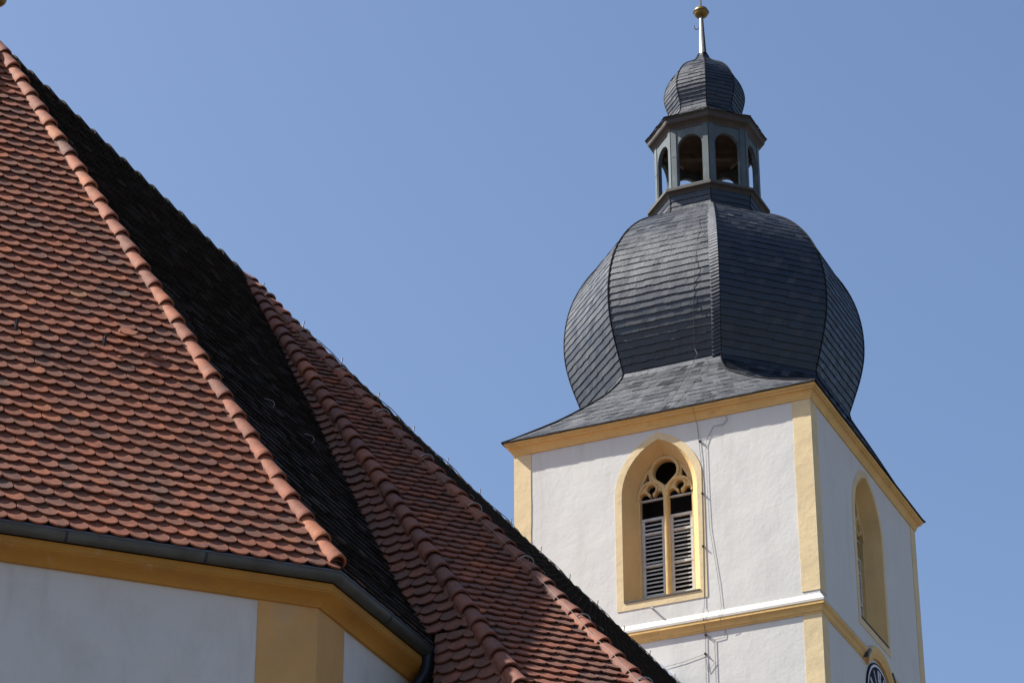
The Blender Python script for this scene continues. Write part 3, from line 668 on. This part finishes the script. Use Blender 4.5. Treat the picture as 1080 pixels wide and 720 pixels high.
def slate_roof(name, ctrl, step, sub, lift, parent, slw, seed, smooth_n=8, base=0.45, spread=0.27, rib_r=0.02, fishrib=True, ctrl_b=None, ribw=.15, k0=0):
    rg = random.Random(seed)
    dense = catmull(ctrl, smooth_n)
    if ctrl_b: dense = dense[:-1] + catmull(ctrl_b, smooth_n)
    # resample by arc length along a rib
    L_ = [0]
    for i in range(1, len(dense)): L_.append(L_[-1] + math.hypot(dense[i][0] - dense[i - 1][0], math.hypot(dense[i][1] - dense[i - 1][1], (dense[i][2] - dense[i - 1][2]) * .3)))
    n = int(L_[-1] / step); rs = []
    j = 0
    for k in range(n + 1):
        t = L_[-1] * k / n
        while j < len(L_) - 2 and L_[j + 1] < t: j += 1
        u_ = (t - L_[j]) / max(1e-9, L_[j + 1] - L_[j]); rs.append(tuple(dense[j][q] * (1 - u_) + dense[j + 1][q] * u_ for q in range(5)))
    mb = MB()
    rings = [ring8(c) for c in rs]
    for k in range(n):
        lo, hi = rings[k], rings[k + 1]; zl, zh = rs[k][0], rs[k + 1][0]
        for f_ in range(8):
            g_ = (f_ + 1) % 8
            def off(p):
                r_ = math.hypot(*p); s_ = 1 + lift / r_; return (p[0] * s_, p[1] * s_)
            a, b = off(lo[f_]), off(lo[g_]); c, d = hi[g_], hi[f_]; a0, b0 = lo[f_], lo[g_]
            w_ = math.hypot(a[0] - b[0], a[1] - b[1])
            ns = max(1, round(w_ / slw)); ph = rg.random() * .6
            cuts = [0.0] + sorted([min(.98, max(.02, (q + ph) / (ns + .3) + rg.uniform(-.2, .2) / (ns + 1))) for q in range(1, ns)]) + [1.0]
            drop = lift * .8
            for q in range(len(cuts) - 1):
                t0, t1 = cuts[q], cuts[q + 1]; sk = .45 / max(ns, 1)
                def L(p1, p2, t): return (p1[0] + (p2[0] - p1[0]) * t, p1[1] + (p2[1] - p1[1]) * t)
                u0 = min(1, t0 + (sk if 0 < t0 < 1 else 0)); u1 = min(1, t1 + (sk if t1 < 1 else 0))
                p0, p1 = L(a, b, t0), L(a, b, t1); p2, p3 = L(d, c, min(1, u1)), L(d, c, min(1, u0)) 
                jj = rg.uniform(-.012, .012); tone = min(1, max(0, rg.gauss(base, spread)))
                if rg.random() < .008: tone = 1.0
                mb.face([TC(*p0, zl + jj - drop), TC(*p1, zl + jj - drop), TC(*p2, zh), TC(*p3, zh)], tone)
                q0, q1 = L(a0, b0, t0), L(a0, b0, t1)
                mb.face([TC(*q0, zl), TC(*q1, zl), TC(*p1, zl + jj - drop), TC(*p0, zl + jj - drop)], 0.0, 1)
    ob = mb.build(name, [M['slate'], M['slate_edge']], parent)
    rb = MB()
    for f_ in range(8):
        pts = [TC(rings[k][f_][0] * 1.003, rings[k][f_][1] * 1.003, rs[k][0]) for k in range(n + 1)]
        rb.tube(pts, rib_r * S, 6)
        if f_ != 1: rb.build('rib', [M['slate_edge'], M['slate']], ob); rb = MB()
        else: keep = rb; rb = MB()
    rb = keep
    if fishrib:
        for f_ in (1,):                      # scale-like hip slates lapping over the sunny edge of the near rib
            for k in range(n):
                if rs[k][0] < k0: continue
                z0_, z1_ = rs[k][0], rs[k + 1][0]; lo, hi = rings[k], rings[k + 1]
                e0 = Vector((lo[0][0] - lo[1][0], lo[0][1] - lo[1][1])).normalized(); wv = ribw
                nrm_ = Vector((0, -1))
                for hh in range(2):
                    t0, t1 = hh / 2, (hh + 1) / 2
                    A0 = (lo[1][0] + (hi[1][0] - lo[1][0]) * t0, lo[1][1] + (hi[1][1] - lo[1][1]) * t0, z0_ + (z1_ - z0_) * t0)
                    A1 = (lo[1][0] + (hi[1][0] - lo[1][0]) * t1, lo[1][1] + (hi[1][1] - lo[1][1]) * t1, z0_ + (z1_ - z0_) * t1)
                    o0, o1 = .040, .040
                    rb.face([TC(A0[0] - .02, A0[1] - o0, A0[2] - .01), TC(A0[0] + e0.x * wv, A0[1] - o1, A0[2] - .06), TC(A1[0] + e0.x * wv, A1[1] - .022, A1[2] - .03), TC(A1[0] - .01, A1[1] - .022, A1[2] + .01)], min(1, max(0, rg.gauss(.62, .15))), 1)
                    rb.face([TC(A0[0] - .02, A0[1] - o0, A0[2] - .01), TC(A0[0] - .02, A0[1], A0[2] - .01), TC(A0[0] + e0.x * wv, A0[1], A0[2] - .06), TC(A0[0] + e0.x * wv, A0[1] - o1, A0[2] - .06)], 0, 0)
    rb.build('rib', [M['slate_edge'], M['slate']], ob)
    return ob, rings, rs
dome, rings, rs = slate_roof('onion_dome', ctrl, 0.178, 8, 0.019, tower, 0.21, 5, ctrl_b=ctrl2, k0=32.2, ribw=.2)
# soffit board under the slate eave
mb = MB(); sweep(mb, rect, [(SO * a, z) for a, z in ((.16, 30.528), (.225, 30.528), (.225, 30.545), (-.1, 30.56))], T, True)
mb.build('eaves_board', M['slate_edge'], tower, recalc=True)
# ---- collar, lower moulding, lantern
def reg(R_, z): return [TC(u_, v_, z) for u_, v_ in ring8((z, R_ * .9239, R_ * .3827, R_ * .9239, R_ * .3827))]
def c5(z, R_): return (z, R_ * .9239, R_ * .3827, R_ * .9239, R_ * .3827)
col_, _, _ = slate_roof('slate_collar', [c5(37.28, 1.36), c5(37.40, 1.345), c5(37.55, 1.345), c5(37.72, 1.37)], 0.14, 3, .016, tower, .26, 9, rib_r=.015, fishrib=False, base=.35)
lant = None
mb = MB(); mb.grid([reg(R_, z) for R_, z in ((1.34, 37.70), (1.38, 37.70), (1.40, 37.74), (1.44, 37.78), (1.49, 37.80), (1.49, 37.87), (1.46, 37.89), (1.30, 37.99), (1.0, 38.0), (0.02, 38.0))], True)
lant = mb.build('lantern', M['dkwood'], tower, recalc=True); lant['label'] = 'open eight-sided lantern with arched openings'
LR = 1.27; la = LR * .9239; lb = LR * .3827; LZ0, LZ1 = 37.985, 39.64
crn = ring8((0, la, lb, la, lb))
for f_ in range(8):
    p0 = Vector(crn[f_]); p1 = Vector(crn[(f_ + 1) % 8]); e_ = (p1 - p0).normalized(); ln = (p1 - p0).length; inward = -((p0 + p1) / 2).normalized()
    def fm(x, z, d): 
        c = p0 + e_ * x + inward * d; return TC(c.x, c.y, z)
    hw = .315; sprg = 39.08; arch = [(ln / 2 - hw, LZ0 + .04), (ln / 2 + hw, LZ0 + .04)] + [(ln / 2 + hw * math.cos(rad(a)), sprg + 1.05 * hw * math.sin(rad(a))) for a in range(0, 181, 15)]
    mb = MB(); tcut = .10 * math.tan(rad(22.5)); 
    plate_with_holes(fm, [(0, LZ0), (ln, LZ0), (ln, LZ1), (0, LZ1)], [arch], 0, .10, mb)
    # edge boards: raised strips either side and a cap block where the arch springs
    for x_ in (.075, ln - .075): mb.box(fm(x_, (LZ0 + LZ1) / 2, -.008), (fm(1, 0, 0) - fm(0, 0, 0)) * .13, (fm(0, 0, 1) - fm(0, 0, 0)) * .02, (0, 0, (LZ1 - LZ0) * S))
    for zz_ in (38.85,): mb.box(fm(.075, zz_, -.012), (fm(1, 0, 0) - fm(0, 0, 0)) * .135, (fm(0, 0, 1) - fm(0, 0, 0)) * .02, (0, 0, .02)); 
    mb.build('lantern_arch', M['verdigris'], lant, recalc=True)
mb = MB()
mb.face(reg(1.26, 39.60))
for k in range(2):
    a = rad(90 * k + 66); d_ = Vector((math.cos(a), math.sin(a))); nn_ = Vector((-d_.y, d_.x))
    c0 = TC(d_.x * -1.05, d_.y * -1.05, 39.5 - .09 * k % 0.2); c1 = TC(d_.x * 1.05, d_.y * 1.05, 39.5 - .09 * k % 0.2)
    mb.box((c0 + c1) / 2, c1 - c0, (c0 - c1).cross(Vector((0, 0, 1))).normalized() * .13, (0, 0, .14))
for k in range(4):
    a = rad(90 * k + 66); mb.box(TC(math.cos(a) * .75, math.sin(a) * .75, 39.3), (TC(math.cos(a) * .9, math.sin(a) * .9, 39.5) - TC(math.cos(a) * .55, math.sin(a) * .55, 39.15)), (TC(-math.sin(a), math.cos(a), 0) - TC(0, 0, 0)) * .1, (0, 0, .09))
mb.build('ceiling_timbers', M['beam'], lant)
mb = MB(); mb.tube([TC(-.25, -.5, 38.0), TC(-.22, -.5, 38.8), TC(-.25, -.48, 39.5)], .012, 6); mb.build('rod', M['clip'], lant)
mb = MB(); mb.grid([reg(R_, z) for R_, z in ((1.20, 39.60), (1.285, 39.60), (1.30, 39.65), (1.35, 39.70), (1.42, 39.74), (1.44, 39.78), (1.44, 39.85), (1.47, 39.87), (1.47, 39.905))], True)
mb.build('lantern_cornice', M['dkwood'], lant, recalc=True)
cap, _, _ = slate_roof('onion_cap', [c5(39.91, 1.49), c5(40.02, 1.32), c5(40.15, 1.10), c5(40.30, .94), c5(40.45, .88), c5(40.60, .885), c5(40.80, .94), c5(41.0, .985), c5(41.2, .985), c5(41.45, .92), c5(41.7, .79), c5(41.9, .62), c5(42.03, .44), c5(42.13, .30), c5(42.25, .20), c5(42.42, .12)], 0.105, 6, .016, tower, .2, 17, rib_r=.016, fishrib=False)
mb = MB(); mb.tube([TC(0, 0, z) for z in (42.3, 42.42, 43.0, 43.55)], [.115 * S, .09 * S, .07 * S, .05 * S], 12)
pole = mb.build('spire_pole', M['steel'], tower, smooth=True)
mb = MB(); mb.ball(TC(0, 0, 43.70), .185 * S, 24, sz=.9); mb.tube([TC(.19 * math.cos(k * math.pi / 12), .19 * math.sin(k * math.pi / 12), 43.70) for k in range(25)], .012, 6, caps=False)
mb.build('ball', M['brass'], pole, smooth=True)
mb = MB(); mb.tube([TC(0, 0, 43.85), TC(0, 0, 44.05), TC(0, 0, 44.6)], [.02, .015, .012], 8)
mb.build('rod', M['wire_dark'], pole, smooth=True); mb = MB(); mb.tube([TC(.0, 0, 43.30), TC(.12, 0, 43.22), TC(.17, 0, 43.24), TC(.20, 0, 43.31), TC(.2, 0, 43.36)], .012, 6)
mb.build('hook', M['wire_dark'], pole, smooth=True)
mb = MB(); mb.tube([TC(-.05, -.08, 43.5), TC(-.08, -.09, 42.4)], [.02, .045], 8); mb.build('pole_brace', M['iron'], pole)

# ---- lightning conductor down the tower, proud of the wall
def wl(a, z, d=-.018): return T(a, d, z)
mb = MB(); wr = .0042
ribpt = lambda k, du: TC(rings[k][1][0] + du, rings[k][1][1] - .06, rs[k][0])
nR = len(rs)
seq = [(nR - 1, .18), (int(nR * .85), .28), (int(nR * .7), .40), (int(nR * .55), .55), (int(nR * .42), .62), (int(nR * .3), .60)]
mb.tube([ribpt(k, du) for k, du in seq], wr, 6)
zs_ = lambda fr_: None
mb.tube([ribpt(int(nR * .3), .60), TC(-.72, -3.12, 32.25), TC(-.60, -3.38, 31.75), TC(-.42, -3.62, 31.2), TC(-.30, -3.8, 30.85), TC(-.20, -4.02, 30.56), T(2.62, -.22, 30.5), wl(2.60, 30.1)], wr, 6)
mb.tube([wl(2.60, 30.1), wl(2.54, 29.2), wl(2.555, 27.5), wl(2.585, 25.8), wl(2.585, 25.55, -.14), wl(2.58, 25.2), wl(2.60, 24.1), wl(2.6, 22)], wr, 6)
mb.tube([wl(2.52, 29.70), wl(2.42, 29.62), wl(2.38, 29.75), wl(2.23, 30.02), wl(2.0, 30.02), wl(1.9, 30.12), wl(1.94, 30.22)], wr, 6)
mb.tube([wl(2.42, 29.62), wl(2.42, 28.6), wl(2.40, 27.6), wl(2.24, 26.3), wl(2.2, 25.75), wl(2.2, 25.5, -.14), wl(2.2, 25.35, -.1)], wr * .8, 6)
mb.tube([wl(2.58, 25.15), wl(2.38, 25.0), wl(2.16, 25.02), wl(2.13, 25.2)], wr, 6)
mb.tube([wl(2.38, 25.0), wl(2.38, 24.0), wl(2.37, 22)], wr * 1.1, 6)
mb.tube([wl(2.60, 24.72), wl(3.1, 24.62), wl(3.75, 24.55), wl(3.95, 24.5)], wr * .8, 6)
mb.tube([wl(2.60, 24.72), wl(2.55, 24.3), wl(2.38, 24.5)], wr * .8, 6)
for a, z in ((2.56, 29.72), (2.54, 28.45), (2.565, 27.2), (2.58, 25.15), (2.60, 24.72)):
    mb.ball(wl(a, z), .026, 8); mb.tube([wl(a, z, 0), wl(a, z, -.06)], .012, 6)
mb.build('lightning_cable', M['wire_dark'], tower, smooth=True)
# patches and a wall hook
mb = MB(); mb.tube([wl(3.78, 25.98, 0), wl(3.78, 25.98, -.09), wl(3.72, 25.93, -.09)], .02, 6); mb.build('wall_hook', M['clip'], tower)
# zinc clad hatch where the nave ridge meets the tower
mb = MB()
hc = 3.34; ap = 24.36; hw_ = .95
front = [T(hc + hw_, -.75, ap - 1.15), T(hc, -.75, ap), T(hc - hw_, -.75, ap - 1.15), T(hc - hw_, -.75, ap - 3.2), T(hc + hw_, -.75, ap - 3.2)]
back = [p + vx * .75 * S for p in front]
mb.prism(front, back)
mb.build('ridge_hatch', M['zinc'], nave, recalc=True)

# ---- lightning wire on the nave: along the chamfer hip and along the ridge
def hipline(p_lo, p_hi, t): return p_lo + (p_hi - p_lo) * t
lo3 = nq(-h3a, n5); up3 = (n4 + n5_).normalized(); d3 = (P2_ - lo3).normalized(); s3 = d3.cross(up3).normalized()
side4 = s3 if s3.dot(n4 - n5_) > 0 else -s3
mb = MB(); pts = []
for k in range(41):
    t = k / 40; p = hipline(lo3, P2_, t) + up3 * (.085 + .006 * math.sin(k * 2.1)) + side4 * (.10 + .007 * math.sin(k * 1.3)); pts.append(p)
mb.tube(pts, .0026, 6); wire = mb.build('conductor_wire', M['wire'], nave, smooth=True)
mb = MB()
for k in range(9):
    p = hipline(lo3, P2_, .06 + k * .108) + up3 * .052
    mb = MB(); mb.tube([p + (s3 * math.cos(rad(a)) + up3 * math.sin(rad(a))) * .090 for a in range(15, 166, 12)], .008, 6)
    mb.build('hip_clip', M['clip'], wire, smooth=True)
mb = MB(); pts = [Q(.0 + 18.5 * k / 60, .02 + .02 * math.sin(k), RZ + .10 + .008 * math.sin(k * 1.9)) for k in range(61)]
mb.tube(pts, .006, 6)
for k in range(16):
    r_ = .5 + 1.15 * k; mb.tube([Q(r_, 0, RZ + .05), Q(r_ + .02, 0.01, RZ + .19), Q(r_ + .05, .0, RZ + .22)], .010, 6)
mb.build('ridge_conductor', M['wire_dark'], nave, smooth=True)
# roof hooks
def on_plane(poly_n, r, n, z, dz=0): return Q(r, n, z)
def hook(parent, r, n, z, nn, scale=1.0, m_='clip', up=Vector((0, 0, 1))):
    mb = MB(); p = Q(r, n, z); s_ = (up - nn * up.dot(nn)).normalized(); x_ = s_.cross(nn)
    if m_ == 'iron': mb.box(p + nn * .085, x_ * .022, s_ * .06 + nn * .11, (nn - s_) * .006); mb.box(p + nn * .05 + s_ * .05, x_ * .03, s_ * .1, nn * .006)
    else: mb.tube([p + s_ * .14 * scale + nn * .05, p + s_ * .06 * scale + nn * .12 * scale, p - s_ * .0 * scale + nn * .15 * scale, p - s_ * .06 * scale + nn * .14 * scale, p - s_ * .09 * scale + nn * .09 * scale], .008 * scale, 6)
    return mb.build('roof_hook', M[m_], parent, smooth=True)
for h_ in ((-8.84, 2.593, 13.876), (-8.231, 3.202, 13.876)): hook(choir, *h_, n1, 1.0, 'iron')
for h_ in ((-5.786, 3.644, 14.27), (-4.902, 3.644, 14.27)): hook(choir, *h_, n2, .7, 'wire')
for h_ in ((-1.365, 4.762, 13.965), (-0.619, 5.161, 13.49), (1.044, 2.763, 16.35)): hook(nave, *h_, n5_, .6, 'wire')
